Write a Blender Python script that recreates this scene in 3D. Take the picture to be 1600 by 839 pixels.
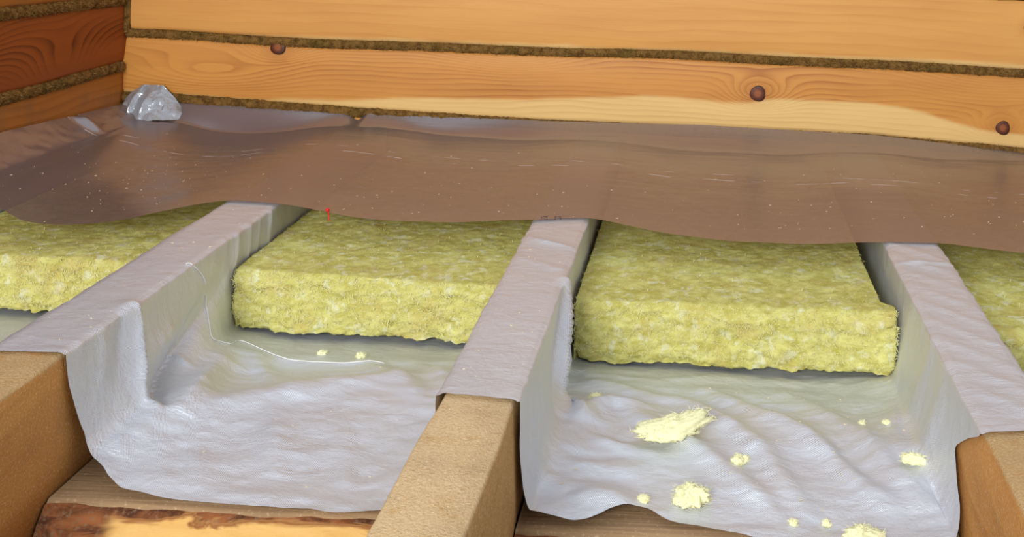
import bpy, math, random
import numpy as np
from mathutils import Vector
from mathutils.bvhtree import BVHTree

for o in list(bpy.data.objects):
    bpy.data.objects.remove(o)
SC = bpy.context.scene
COL = SC.collection
random.seed(7)
rng = np.random.RandomState(11)

# ------------------------------------------------------------------ camera
cam_d = bpy.data.cameras.new('camera')
cam = bpy.data.objects.new('camera', cam_d)
COL.objects.link(cam)
cam.location = (0.2811, 0.0, 0.6778)
cam.rotation_mode = 'XYZ'
cam.rotation_euler = (math.radians(90), -0.0424, 0.0)
cam_d.sensor_width = 36.0
cam_d.lens = 36.0
cam_d.shift_x = -309.4 / 1600
cam_d.shift_y = -575.1 / 1600
cam_d.clip_start = 0.05
SC.camera = cam

# ------------------------------------------------------------------ light
w = bpy.data.worlds.new('room_ambience')
SC.world = w
w.use_nodes = True
w.node_tree.nodes['Background'].inputs[0].default_value = (0.92, 0.95, 1.0, 1)
w.node_tree.nodes['Background'].inputs[1].default_value = 0.62

def area(name, loc, target, sx, sy, power, col):
    d = bpy.data.lights.new(name, 'AREA')
    d.shape = 'RECTANGLE'; d.size = sx; d.size_y = sy
    d.energy = power; d.color = col
    o = bpy.data.objects.new(name, d); COL.objects.link(o)
    o.location = loc
    o.rotation_euler = (Vector(target) - Vector(loc)).to_track_quat('-Z', 'Y').to_euler()
    return o

# the only lamp is the daylight of the opening behind the photographer; the even surroundings do the rest
area('window_behind_offscreen', (-0.75, -1.9, 1.45), (0.15, 1.9, 0.0), 1.4, 1.2, 125, (0.97, 0.98, 1.0))

vs = SC.view_settings
vs.view_transform = 'Standard'
vs.look = 'None'
vs.gamma = 1.0
vs.use_curve_mapping = False
vs.exposure = 0.18

# ------------------------------------------------------------------ helpers
def tag(o, label=None, cat=None, group=None, kind=None):
    if label: o['label'] = label
    if cat: o['category'] = cat
    if group: o['group'] = group
    if kind: o['kind'] = kind
    return o

def mesh_obj(name, verts, faces, mat=None, parent=None, smooth=True, uv=None):
    m = bpy.data.meshes.new(name)
    v = np.asarray(verts, dtype=float)
    m.from_pydata(v.tolist(), [], [tuple(int(i) for i in f) for f in faces])
    m.update()
    if smooth:
        m.polygons.foreach_set('use_smooth', [True] * len(m.polygons))
    if uv is not None:
        l = m.uv_layers.new(name='sheet')
        idx = np.empty(len(m.loops), dtype=np.int32)
        m.loops.foreach_get('vertex_index', idx)
        l.data.foreach_set('uv', np.asarray(uv, dtype=np.float32)[idx].ravel())
    if mat: m.materials.append(mat)
    o = bpy.data.objects.new(name, m)
    COL.objects.link(o)
    if parent: o.parent = parent
    return o

def empty(name, loc=(0, 0, 0)):
    o = bpy.data.objects.new(name, None); COL.objects.link(o)
    o.location = loc
    o.empty_display_size = 0.05
    return o

def grid_faces(nr, nc):
    r, c = np.meshgrid(np.arange(nr - 1), np.arange(nc - 1), indexing='ij')
    a = (r * nc + c).ravel()
    return np.stack([a, a + 1, a + nc + 1, a + nc], 1)

def _hash(i, j, k, seed):
    n = (i * 374761393 + j * 668265263 + k * 1274126177 + seed * 974634777) & 0xFFFFFFFF
    n = ((n ^ (n >> 13)) * 1274126177) & 0xFFFFFFFF
    n = ((n ^ (n >> 16)) * 2246822519) & 0xFFFFFFFF
    return ((n ^ (n >> 15)) & 0xFFFF) / 65535.0

def vnoise(P, scale, seed=0):
    """smooth value noise in -1..1 at points P (n,3)"""
    q = np.asarray(P, dtype=float) * np.asarray(scale, dtype=float) + 1000.0
    i = np.floor(q).astype(np.int64); f = q - i
    f = f * f * (3 - 2 * f)
    out = np.zeros(len(q))
    for dx in (0, 1):
        for dy in (0, 1):
            for dz in (0, 1):
                h = _hash(i[:, 0] + dx, i[:, 1] + dy, i[:, 2] + dz, seed)
                wx = f[:, 0] if dx else 1 - f[:, 0]
                wy = f[:, 1] if dy else 1 - f[:, 1]
                wz = f[:, 2] if dz else 1 - f[:, 2]
                out += h * wx * wy * wz
    return out * 2 - 1

def fbm(P, scale, octs=4, seed=0, gain=0.5):
    s = np.zeros(len(P)); a = 1.0; t = 0
    sc = np.asarray(scale, dtype=float)
    for o in range(octs):
        s += a * vnoise(P, sc, seed + 17 * o); t += a
        a *= gain; sc = sc * 2.03
    return s / t

def smooth01(x):
    x = np.clip(x, 0, 1)
    return x * x * (3 - 2 * x)

# ------------------------------------------------------------------ node kit
class NT:
    def __init__(self, name):
        self.mat = bpy.data.materials.new(name)
        self.mat.use_nodes = True
        self.t = self.mat.node_tree
        self.t.nodes.clear()
        self.out = self.t.nodes.new('ShaderNodeOutputMaterial')
    def n(self, typ, **kw):
        x = self.t.nodes.new(typ)
        for k, v in kw.items(): setattr(x, k, v)
        return x
    def link(self, a, b): self.t.links.new(a, b)
    def put(self, sock, v):
        if isinstance(v, bpy.types.NodeSocket): self.link(v, sock)
        else: sock.default_value = v
    def math(self, op, a, b=0.0, c=0.0, clamp=False):
        x = self.n('ShaderNodeMath', operation=op, use_clamp=clamp)
        self.put(x.inputs[0], a); self.put(x.inputs[1], b); self.put(x.inputs[2], c)
        return x.outputs[0]
    def mix(self, f, a, b, blend='MIX'):
        x = self.n('ShaderNodeMix', data_type='RGBA', blend_type=blend)
        self.put(x.inputs['Factor'], f)
        self.put(x.inputs[6], a if isinstance(a, bpy.types.NodeSocket) else (*a, 1))
        self.put(x.inputs[7], b if isinstance(b, bpy.types.NodeSocket) else (*b, 1))
        return x.outputs[2]
    def step(self, v, lo, hi):
        x = self.n('ShaderNodeMapRange', interpolation_type='SMOOTHSTEP')
        self.put(x.inputs[0], v); x.inputs[1].default_value = lo; x.inputs[2].default_value = hi
        return x.outputs[0]
    def noise(self, vec, scale=1.0, detail=3.0, rough=0.5, dist=0.0):
        x = self.n('ShaderNodeTexNoise')
        self.put(x.inputs['Vector'], vec)
        x.inputs['Scale'].default_value = scale; x.inputs['Detail'].default_value = detail
        x.inputs['Roughness'].default_value = rough; x.inputs['Distortion'].default_value = dist
        return x.outputs[0]
    def coord(self, which='Object'):
        return self.n('ShaderNodeTexCoord').outputs[which]
    def scale(self, vec, s):
        x = self.n('ShaderNodeMapping'); self.link(vec, x.inputs[0]); x.inputs['Scale'].default_value = s
        return x.outputs[0]
    def xyz(self, vec):
        x = self.n('ShaderNodeSeparateXYZ'); self.link(vec, x.inputs[0]); return x.outputs
    def vec(self, a, b, c):
        x = self.n('ShaderNodeCombineXYZ'); self.put(x.inputs[0], a); self.put(x.inputs[1], b); self.put(x.inputs[2], c)
        return x.outputs[0]
    def bump(self, h, strength=0.3, dist=0.01, normal=None):
        x = self.n('ShaderNodeBump'); self.put(x.inputs['Height'], h)
        x.inputs['Strength'].default_value = strength; x.inputs['Distance'].default_value = dist
        if normal: self.link(normal, x.inputs['Normal'])
        return x.outputs[0]
    def bsdf(self, color, rough=0.5, metal=0.0, normal=None, spec=0.5, **kw):
        x = self.n('ShaderNodeBsdfPrincipled')
        self.put(x.inputs['Base Color'], color if isinstance(color, bpy.types.NodeSocket) else (*color, 1))
        self.put(x.inputs['Roughness'], rough); self.put(x.inputs['Metallic'], metal)
        x.inputs['Specular IOR Level'].default_value = spec
        if normal: self.link(normal, x.inputs['Normal'])
        for k, v in kw.items(): self.put(x.inputs[k], v)
        return x
    def done(self, shader):
        self.link(shader.outputs[0] if hasattr(shader, 'outputs') else shader, self.out.inputs[0])
        return self.mat

def lin(r, g, b):
    f = lambda c: (c / 255 / 12.92) if c / 255 <= 0.04045 else ((c / 255 + 0.055) / 1.055) ** 2.4
    return (f(r), f(g), f(b))

def wood(name, axis, light, dark, sapc=None, sap=None, knots=(), freq=42, warp=0.5, ring=0.5, rough=0.5,
         knotcol=(0.09, 0.022, 0.006), dirt=0.0, stretch=1.0, speck=0.0, topc=None, swirls=()):
    """axis 'X' or 'Y' = grain direction. knots: (along, cross, radius). sap: list of (along, cross) heights below which sapwood shows"""
    N = NT(name)
    P = N.coord('Object'); x, y, z = N.xyz(P)
    a = x if axis == 'X' else y
    c = z if axis == 'X' else N.math('ADD', N.math('MULTIPLY', x, 1.0), N.math('MULTIPLY', z, 0.75))
    if axis == 'L':
        a, c = y, z
    low = N.noise(N.vec(N.math('MULTIPLY', a, 1.6 * stretch), N.math('MULTIPLY', c, 5.0), 0.0), 1.0, 2.0, 0.5)
    mid = N.noise(N.vec(N.math('MULTIPLY', a, 7.0 * stretch), N.math('MULTIPLY', c, 22.0), 3.0), 1.0, 2.0, 0.5)
    g = N.math('ADD', N.math('MULTIPLY', c, freq), N.math('MULTIPLY', low, warp * 9))
    g = N.math('ADD', g, N.math('MULTIPLY', mid, warp * 0.9))
    kmask = None; kring = None; halo = None
    for (ka, kc, kr) in knots:
        da = N.math('SUBTRACT', a, ka); dc = N.math('SUBTRACT', c, kc)
        d2 = N.math('ADD', N.math('MULTIPLY', N.math('MULTIPLY', da, da), 0.25), N.math('MULTIPLY', dc, dc))
        e = N.math('POWER', 2.718, N.math('MULTIPLY', d2, -1.0 / (kr * 1.9) ** 2))
        g = N.math('ADD', g, N.math('MULTIPLY', e, freq * 0.11))
        r = N.math('SQRT', N.math('ADD', N.math('MULTIPLY', da, da), N.math('MULTIPLY', dc, dc)))
        r = N.math('ADD', r, N.math('MULTIPLY', N.math('SUBTRACT', mid, 0.5), kr * 0.25))
        m = N.step(r, kr, kr * 0.8)
        kmask = m if kmask is None else N.math('MAXIMUM', kmask, m)
        rr = N.math('MULTIPLY', m, N.step(N.math('ABSOLUTE', N.math('SUBTRACT', r, kr * 0.42)), kr * 0.3, kr * 0.05))
        kring = rr if kring is None else N.math('MAXIMUM', kring, rr)
        h = N.step(r, kr * 3.2, kr)
        halo = h if halo is None else N.math('MAXIMUM', halo, h)
    for (sa, s_c, ra, rc, amp) in swirls:
        da = N.math('DIVIDE', N.math('SUBTRACT', a, sa), ra); dc = N.math('DIVIDE', N.math('SUBTRACT', c, s_c), rc)
        d2 = N.math('ADD', N.math('MULTIPLY', da, da), N.math('MULTIPLY', dc, dc))
        g = N.math('ADD', g, N.math('MULTIPLY', N.math('POWER', 2.718, N.math('MULTIPLY', d2, -1.0)), amp))
    saw = N.math('FRACT', g)
    line = N.math('POWER', saw, 2.2)
    line = N.math('MULTIPLY', line, N.step(saw, 1.0, 0.86))
    vis = N.step(N.noise(N.vec(N.math('MULTIPLY', a, 1.1), N.math('MULTIPLY', c, 9.0), 9.0), 1.0, 2.0), 0.3, 0.75)
    fib = N.noise(N.vec(N.math('MULTIPLY', a, 9.0), N.math('MULTIPLY', c, 420.0), N.math('MULTIPLY', N.math('ADD', x, y), 3.0)), 1.0, 3.0, 0.65)
    fac = N.math('ADD', N.math('MULTIPLY', N.math('MULTIPLY', line, vis), ring), N.math('MULTIPLY', N.math('SUBTRACT', fib, 0.35), 0.35), clamp=True)
    tone = N.noise(N.vec(N.math('MULTIPLY', a, 2.3), N.math('MULTIPLY', c, 14.0), 5.0), 1.0, 3.0)
    fac = N.math('ADD', fac, N.math('MULTIPLY', N.math('SUBTRACT', tone, 0.5), 0.7), clamp=True)
    if halo is not None:
        fac = N.math('ADD', fac, N.math('MULTIPLY', halo, 0.22), clamp=True)
    col = N.mix(fac, light, dark)
    if sapc is not None:
        cv = N.n('ShaderNodeFloatCurve')
        pts = cv.mapping.curves[0].points
        lo, hi = sap[0][0], sap[-1][0]
        while len(pts) < len(sap): pts.new(0.5, 0.5)
        for p, (sa, sh) in zip(pts, sap):
            p.location = ((sa - lo) / (hi - lo), 0.5 + sh)
        cv.mapping.update()
        N.put(cv.inputs['Value'], N.math('DIVIDE', N.math('SUBTRACT', a, lo), hi - lo))
        hgt = N.math('SUBTRACT', cv.outputs[0], 0.5)
        edge = N.math('ADD', N.math('SUBTRACT', hgt, c), N.math('MULTIPLY', N.math('SUBTRACT', mid, 0.5), 0.016))
        sm = N.step(edge, -0.004, 0.012)
        scol = N.mix(N.math('MULTIPLY', fac, 0.35), sapc, dark)
        col = N.mix(sm, col, scol)
    if kmask is not None:
        kc_ = N.mix(kring, knotcol, lin(138, 74, 38))
        col = N.mix(kmask, col, kc_)
    if topc is not None:      # dusty, handled top face of the timber
        tn = N.noise(P, 24.0, 4.0, 0.6)
        tm = N.math('MULTIPLY', N.step(z, -0.008, -0.003), N.step(tn, 0.2, 0.5))
        col = N.mix(N.math('MULTIPLY', tm, 0.85), col, topc)
    if dirt > 0:
        dn = N.noise(P, 13.0, 5.0, 0.65)
        col = N.mix(N.math('MULTIPLY', N.step(dn, 0.45, 0.75), dirt), col, lin(110, 88, 62))
    if speck > 0:
        sn = N.noise(P, 300.0, 4.0, 0.7)
        col = N.mix(N.math('MULTIPLY', N.step(sn, 0.5, 0.66), speck), col, lin(240, 218, 178))
        sd = N.noise(P, 240.0, 4.0, 0.7, 0.3)
        col = N.mix(N.math('MULTIPLY', N.step(sd, 0.54, 0.68), speck * 0.8), col, dark)
        wp = N.noise(P, 26.0, 5.0, 0.7, 0.6)
        col = N.mix(N.math('MULTIPLY', N.math('MULTIPLY', N.step(wp, 0.66, 0.71), N.step(z, -0.008, -0.003)), speck * 1.3), col, lin(244, 236, 220))
    nb = N.bump(N.math('ADD', N.math('MULTIPLY', fib, 0.6), N.math('MULTIPLY', line, -0.3)), 0.25, 0.002)
    if speck > 0:
        nb = N.bump(N.noise(P, 260.0, 4.0, 0.7), 0.8, 0.004, nb)
    return N.done(N.bsdf(col, rough, 0.0, nb, 0.35))

# ------------------------------------------------------------------ materials
YW = 2.90      # back wall face
XL = -1.356    # left wall face
K = 0.9508
wx = lambda x: K * x + 0.01383
wz = lambda z: K * z + 0.03335
wkn = lambda L: [(wx(a), wz(c), r * K) for a, c, r in L]
wsap = lambda L: [(wx(a), wz(c)) for a, c in L]
wsw = lambda L: [(wx(a), wz(c), ra, rc, am) for a, c, ra, rc, am in L]
M = {}
M['beam_low'] = wood('pine_beam_low', 'X', lin(212, 146, 68), lin(152, 80, 24), sapc=lin(234, 194, 124),
                     sap=wsap([(-1.5, 0.045), (-0.95, 0.035), (-0.6, 0.055), (-0.25, 0.066), (0.1, 0.090), (0.42, 0.085), (0.52, 0.098), (0.9, 0.085), (1.12, 0.035), (1.6, 0.03)]),
                     knots=wkn([(0.448, 0.109, 0.0235), (1.181, 0.038, 0.021), (-0.985, 0.186, 0.022)]), freq=62, ring=1.0, knotcol=lin(84, 38, 18),
                     swirls=wsw([(-0.28, 0.21, 0.16, 0.06, 7), (-0.75, 0.22, 0.35, 0.05, 4), (1.15, 0.23, 0.22, 0.09, 7), (-1.2, 0.1, 0.22, 0.05, 5)]))
M['beam_mid'] = wood('pine_beam_mid', 'X', lin(222, 160, 84), lin(182, 110, 44), sapc=lin(234, 194, 126),
                     sap=wsap([(-1.5, 0.205), (-0.9, 0.225), (0, 0.232), (0.8, 0.235), (1.6, 0.228)]),
                     knots=wkn([(1.243, 0.339, 0.012), (0.45, 0.415, 0.01)]), freq=34, ring=0.35, warp=0.3)
M['beam_top'] = wood('pine_beam_top', 'X', lin(205, 140, 60), lin(170, 98, 32), freq=40, ring=0.4)
M['beam_red'] = wood('red_pine_beam', 'L', lin(150, 76, 26), lin(78, 26, 8), freq=70, ring=1.3, warp=0.35, rough=0.5,
                     swirls=[(2.62, 0.15, 0.16, 0.11, 9), (2.1, 0.30, 0.3, 0.08, 6)])
M['beam_leftlow'] = wood('stained_pine_beam', 'L', lin(172, 106, 40), lin(112, 58, 18), freq=40, ring=0.5, dirt=0.5)
M['joist'] = wood('sawn_joist', 'Y', lin(206, 164, 102), lin(166, 116, 58), freq=30, ring=0.5, rough=0.8, dirt=0.25, speck=0.5, topc=lin(224, 194, 148))
M['joist_orange'] = wood('orange_sawn_joist', 'Y', lin(206, 146, 74), lin(164, 100, 38), freq=30, ring=0.6, rough=0.75, dirt=0.2, speck=0.3, topc=lin(196, 164, 116))
M['batten'] = wood('ledger_batten', 'Y', lin(200, 150, 84), lin(160, 100, 44), freq=40, ring=0.4, rough=0.8, dirt=0.3)

def mat_caulk():
    N = NT('moss_caulking')
    P = N.coord('Object')
    n1 = N.noise(P, 60, 5, 0.7); n2 = N.noise(P, 420, 3, 0.6); n3 = N.noise(P, 9, 3)
    col = N.mix(N.step(n1, 0.35, 0.65), lin(92, 64, 28), lin(150, 112, 58))
    col = N.mix(N.math('MULTIPLY', N.step(n2, 0.55, 0.72), 0.7), col, lin(190, 154, 92))
    col = N.mix(N.math('MULTIPLY', N.step(n3, 0.5, 0.7), 0.5), col, lin(84, 76, 30))
    return N.done(N.bsdf(col, 0.95, 0, N.bump(n2, 0.9, 0.006), 0.1))
M['caulk'] = mat_caulk()

def mat_foil():
    N = NT('silver_woven_membrane')
    uv = N.coord('UV'); u, v, _ = N.xyz(uv)
    cell = 0.0030
    su = N.math('SINE', N.math('MULTIPLY', u, 2 * math.pi / cell)); sv = N.math('SINE', N.math('MULTIPLY', v, 2 * math.pi / cell))
    weave = N.math('MULTIPLY', su, sv)
    P = N.coord('Object')
    crumple = N.noise(N.vec(N.math('MULTIPLY', u, 20.0), N.math('MULTIPLY', v, 34.0), 0.0), 1.0, 5.0, 0.62, 0.4)
    fine = N.noise(N.vec(N.math('MULTIPLY', u, 90.0), N.math('MULTIPLY', v, 260.0), 0.0), 1.0, 2.0, 0.5)
    nb = N.bump(crumple, 0.22, 0.02)
    nb = N.bump(fine, 0.18, 0.004, nb)
    nb = N.bump(weave, 0.4, 0.0006, nb)
    tone = N.noise(P, 6, 3)
    col = N.mix(tone, lin(212, 216, 224), lin(229, 231, 237))
    return N.done(N.bsdf(col, 0.40, 0.60, nb, 0.5))
M['foil'] = mat_foil()

def mat_film():
    N = NT('translucent_polythene_film')
    P = N.coord('Object'); x, y, z = N.xyz(P)
    str_ = N.noise(N.vec(N.math('MULTIPLY', x, 2.0), N.math('MULTIPLY', y, 60.0), 0.0), 1.0, 4.0, 0.6)
    fine = N.noise(P, 35.0, 4.0, 0.6)
    nb = N.bump(str_, 0.12, 0.006)
    nb = N.bump(fine, 0.06, 0.004, nb)
    # pale crease scratches running along the sheet
    wob = N.noise(N.vec(N.math('MULTIPLY', x, 3.0), 0.0, 1.0), 1.0, 3.0)
    dash = N.noise(N.vec(N.math('MULTIPLY', x, 16.0), N.math('MULTIPLY', y, 40.0), 7.0), 1.0, 3.0)
    lines = None
    base = N.math('ADD', y, N.math('MULTIPLY', x, 0.075))
    for off in (2.528, 2.575):
        q = N.math('ABSOLUTE', N.math('SUBTRACT', N.math('ADD', base, N.math('MULTIPLY', N.math('SUBTRACT', wob, 0.5), 0.05)), off))
        m = N.math('MULTIPLY', N.step(q, 0.0036, 0.0010), N.step(dash, 0.5, 0.6))
        lines = m if lines is None else N.math('MAXIMUM', lines, m)
    col = N.mix(N.math('MULTIPLY', lines, 0.6), lin(178, 169, 172), lin(240, 238, 240))
    sh = N.bsdf(col, 0.26, N.math('MULTIPLY', N.math('SUBTRACT', 1.0, lines), 0.72), nb, 0.6)
    tr = N.n('ShaderNodeBsdfTransparent'); tr.inputs[0].default_value = (0.72, 0.68, 0.64, 1)
    ms = N.n('ShaderNodeMixShader'); ms.inputs[0].default_value = 0.74
    N.link(tr.outputs[0], ms.inputs[1]); N.link(sh.outputs[0], ms.inputs[2])
    return N.done(ms.outputs[0])
M['film'] = mat_film()

def mat_wool():
    N = NT('yellow_mineral_wool')
    P = N.coord('Object')
    x, y, z = N.xyz(P)
    st = N.vec(N.math('MULTIPLY', x, 30.0), N.math('MULTIPLY', y, 30.0), N.math('MULTIPLY', z, 70.0))
    n1 = N.noise(st, 1.0, 5.0, 0.7, 0.6)
    n2 = N.noise(P, 16, 4, 0.6)
    n3 = N.noise(P, 330, 3, 0.7)
    n4 = N.noise(P, 45, 4, 0.6, 0.5)
    col = N.mix(N.step(n1, 0.3, 0.7), lin(180, 172, 82), lin(216, 212, 132))
    col = N.mix(N.math('MULTIPLY', N.step(n4, 0.53, 0.68), 0.65), col, lin(224, 224, 192))
    col = N.mix(N.math('MULTIPLY', N.step(n2, 0.5, 0.72), 0.5), col, lin(196, 170, 100))
    col = N.mix(N.math('MULTIPLY', N.step(n3, 0.58, 0.72), 0.5), col, lin(146, 138, 74))
    h = N.math('ADD', N.math('MULTIPLY', n3, 0.5), n1)
    return N.done(N.bsdf(col, 0.95, 0.0, N.bump(h, 0.45, 0.005), 0.1))
M['wool'] = mat_wool()

def mat_simple(name, c, rough=0.6, metal=0.0, spec=0.4, var=0.15):
    N = NT(name)
    n = N.noise(N.coord('Object'), 120, 3)
    col = N.mix(n, tuple(v * (1 - var) for v in c), tuple(min(1, v * (1 + var)) for v in c))
    return N.done(N.bsdf(col, rough, metal, None, spec))
M['fibre'] = mat_simple('wool_fibre', lin(216, 210, 144), 0.9)
M['tuft'] = mat_simple('pale_wool_tuft', lin(242, 238, 190), 0.95, 0, 0.1)
M['thread'] = mat_simple('white_thread', lin(235, 235, 232), 0.5)
M['red'] = mat_simple('red_plastic', lin(226, 30, 34), 0.4)
M['steel'] = mat_simple('staple_steel', lin(90, 88, 90), 0.35, 0.9)
M['dust'] = mat_simple('sawdust', lin(228, 206, 168), 0.9)
M['earth'] = mat_simple('dry_subfloor_soil', lin(96, 78, 58), 1.0, 0, 0.1, 0.4)

def mat_bark():
    N = NT('bark_with_stripped_patches')
    P = N.coord('Object'); x, y, z = N.xyz(P)
    st = N.vec(N.math('MULTIPLY', x, 14.0), N.math('MULTIPLY', y, 30.0), N.math('MULTIPLY', z, 42.0))
    n1 = N.noise(st, 1.0, 5.0, 0.65, 0.8)
    n2 = N.noise(N.vec(N.math('MULTIPLY', x, 7.0), N.math('MULTIPLY', y, 10.0), N.math('MULTIPLY', z, 30.0)), 1.0, 4.0, 0.6, 0.8)
    n3 = N.noise(P, 150, 4, 0.6)
    bark = N.mix(N.step(n1, 0.35, 0.62), lin(78, 44, 26), lin(150, 92, 52))
    bark = N.mix(N.math('MULTIPLY', N.step(n3, 0.5, 0.7), 0.7), bark, lin(132, 106, 80))
    inner = N.mix(n1, lin(206, 152, 76), lin(232, 196, 126))
    # bast shows where the bark has been peeled off, lower on the round side
    edge = N.math('ADD', z, N.math('MULTIPLY', N.math('SUBTRACT', n2, 0.5), 0.05))
    strip = N.math('MULTIPLY', N.step(edge, 0.040, 0.036), N.step(N.math('ADD', x, N.math('MULTIPLY', n2, 0.10)), 0.13, 0.16))
    col = N.mix(strip, bark, inner)
    rim = N.math('MULTIPLY', strip, N.step(edge, 0.031, 0.036))
    col = N.mix(N.math('MULTIPLY', rim, 0.8), col, lin(120, 54, 24))
    return N.done(N.bsdf(col, 0.85, 0.0, N.bump(N.math('SUBTRACT', n1, N.math('MULTIPLY', strip, 0.5)), 0.6, 0.006), 0.25))
def mat_plank_sawn():
    N = NT('weathered_sawn_plank')
    P = N.coord('Object'); x, y, z = N.xyz(P)
    n3 = N.noise(P, 180, 4, 0.6)
    g = N.noise(N.vec(N.math('MULTIPLY', x, 6.0), N.math('MULTIPLY', y, 170.0), N.math('MULTIPLY', z, 60.0)), 1.0, 4.0)
    sawn = N.mix(g, lin(128, 102, 74), lin(182, 150, 112))
    sawn = N.mix(N.math('MULTIPLY', N.step(n3, 0.55, 0.7), 0.4), sawn, lin(214, 188, 148))
    return N.done(N.bsdf(sawn, 0.9, 0.0, N.bump(g, 0.5, 0.003), 0.2))
M['plank_sawn'] = mat_plank_sawn()
M['bark'] = mat_bark()

# ================================================================== SETTING
def beam_x(name, x0, x1, zb, zt, yf, depth, mat, parent, seed=0, r=0.014):
    """squared wall log along X; zb/zt = functions or numbers of x for lower/upper arris; front face at y=yf"""
    fb = zb if callable(zb) else (lambda x: zb)
    ft = zt if callable(zt) else (lambda x: zt)
    n = 90
    xs = np.linspace(x0, x1, n)
    prof = []
    # profile (dy from face, t from 0 bottom to 1 top)
    V = []
    for x in xs:
        b, t = fb(x), ft(x)
        ring = [(yf + depth, b), (yf + 0.05, b), (yf + r, b)]
        for a in (30, 60, 90): ring.append((yf + r - r * math.sin(math.radians(a)), b + r - r * math.cos(math.radians(a))))
        for q in (0.25, 0.5, 0.75): ring.append((yf - 0.0025 * math.sin(math.pi * q), b + r + (t - b - 2 * r) * q))
        for a in (90, 60, 30): ring.append((yf + r - r * math.sin(math.radians(a)), t - r + r * math.cos(math.radians(a))))
        ring += [(yf + r, t), (yf + 0.05, t), (yf + depth, t)]
        V.append([(x, y, z) for y, z in ring])
    V = np.array(V); nr, nc, _ = V.shape
    P = V.reshape(-1, 3)
    P[:, 1] += 0.0015 * vnoise(P, (3, 1, 14), seed) * (P[:, 1] < yf + 0.04)
    P[:, 2] += 0.0015 * vnoise(P, (9, 1, 1), seed + 3)
    F = [tuple(f) for f in grid_faces(nr, nc)]
    F += [tuple(i * nc for i in range(nr))[:0] or (r_ * nc + nc - 1, (r_ + 1) * nc + nc - 1, (r_ + 1) * nc, r_ * nc) for r_ in range(nr - 1)]
    F += [tuple(range(nc))[::-1], tuple((nr - 1) * nc + k for k in range(nc))]
    return P, F

def swap_to_left(P, yf):
    """a beam built along X is turned to run along Y on the left wall (face towards +X)"""
    Q = P.copy()
    Q[:, 0] = XL - (P[:, 1] - yf)
    Q[:, 1] = P[:, 0]
    return Q

def caulk_strip(path, rad, seed, tang='X', res=0.004):
    """a lumpy fibrous rope along a polyline of points"""
    path = np.array(path, float)
    L = np.r_[0, np.cumsum(np.linalg.norm(np.diff(path, axis=0), axis=1))]
    n = int(L[-1] / res) + 2
    s = np.linspace(0, L[-1], n)
    c = np.stack([np.interp(s, L, path[:, k]) for k in range(3)], 1)
    d = np.gradient(c, axis=0); d /= np.linalg.norm(d, axis=1)[:, None]
    up = np.array([0, 0, 1.0]) if tang != 'Z' else np.array([1.0, 0, 0])
    a = np.cross(d, up); a /= np.linalg.norm(a, axis=1)[:, None]; b = np.cross(a, d)
    m = 10
    V = []
    for k in range(m):
        t = 2 * math.pi * k / m
        p = c + 0
        off = np.cos(t) * a + np.sin(t) * b
        rr = rad * (1 + 0.16 * vnoise(c + off * 0.02, (30, 30, 30), seed) + 0.14 * vnoise(c + off * 0.02, (220, 220, 220), seed + 5))
        V.append(p + off * rr[:, None])
    V = np.stack(V, 1).reshape(-1, 3)
    F = []
    for i in range(n - 1):
        for k in range(m):
            k2 = (k + 1) % m
            F.append((i * m + k, i * m + k2, (i + 1) * m + k2, (i + 1) * m + k))
    F += [tuple(range(m))[::-1], tuple((n - 1) * m + k for k in range(m))]
    return V, F

# back wall -----------------------------------------------------------
wall_back = tag(empty('wall_back', (0, YW, 0)), kind='structure')
wall_left = tag(empty('wall_left', (XL, 2.0, 0)), kind='structure')
def wall_part(name, P, F, mat, wall, smooth=True):
    P = np.asarray(P) ; o = mesh_obj(name, P, F, mat, None, smooth)
    o.parent = wall
    o.matrix_parent_inverse = wall.matrix_basis.inverted()
    return o
low_b = lambda x: float(np.interp(x, [wx(v) for v in (-1.6, -1.3, -0.73, -0.2, 0.8, 1.25, 1.7)], [wz(v) for v in (0.030, 0.028, 0.010, -0.002, -0.004, -0.026, -0.03)]))
seam = lambda x: wz(0.207) + 0.004 * math.sin(x * 3.1 + 0.6) + 0.002 * math.sin(x * 9)
X1 = 2.1
for nm, (zb, zt, mat, sd) in {'beam': (low_b, lambda x: seam(x) - 0.007, M['beam_low'], 1),
                            'beam.001': (lambda x: seam(x) + 0.009, 0.437, M['beam_mid'], 2),
                            'beam.002': (0.453, 0.65, M['beam_top'], 3),
                            'beam.003': (0.666, 0.86, M['beam_mid'], 4),
                            'beam.004': (0.878, 1.08, M['beam_top'], 5),
                            'beam.005': (-0.25, lambda x: low_b(x) - 0.016, M['beam_top'], 6)}.items():
    P, F = beam_x('beam', XL - 0.06, X1, zb, zt, YW, 0.14, mat, wall_back, sd)
    bo = wall_part('beam', P, F, mat, wall_back)
    if nm == 'beam': low_beam = bo
    if nm == 'beam.001': mid_beam = bo
def mat_knot():
    N = NT('pine_knot')
    x, y, z = N.xyz(N.coord('Generated'))
    r = N.math('SQRT', N.math('ADD', N.math('POWER', N.math('SUBTRACT', x, 0.5), 2.0), N.math('POWER', N.math('SUBTRACT', z, 0.5), 2.0)))
    n = N.noise(N.coord('Generated'), 9, 4, 0.6)
    q = N.math('ADD', r, N.math('MULTIPLY', N.math('SUBTRACT', n, 0.5), 0.14))
    col = N.mix(N.step(q, 0.12, 0.34), lin(150, 82, 42), lin(92, 42, 20))
    col = N.mix(N.step(q, 0.38, 0.48), col, lin(58, 26, 14))
    return N.done(N.bsdf(col, 0.45, 0.0, N.bump(n, 0.3, 0.003), 0.4))
M['knot'] = mat_knot()
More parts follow.
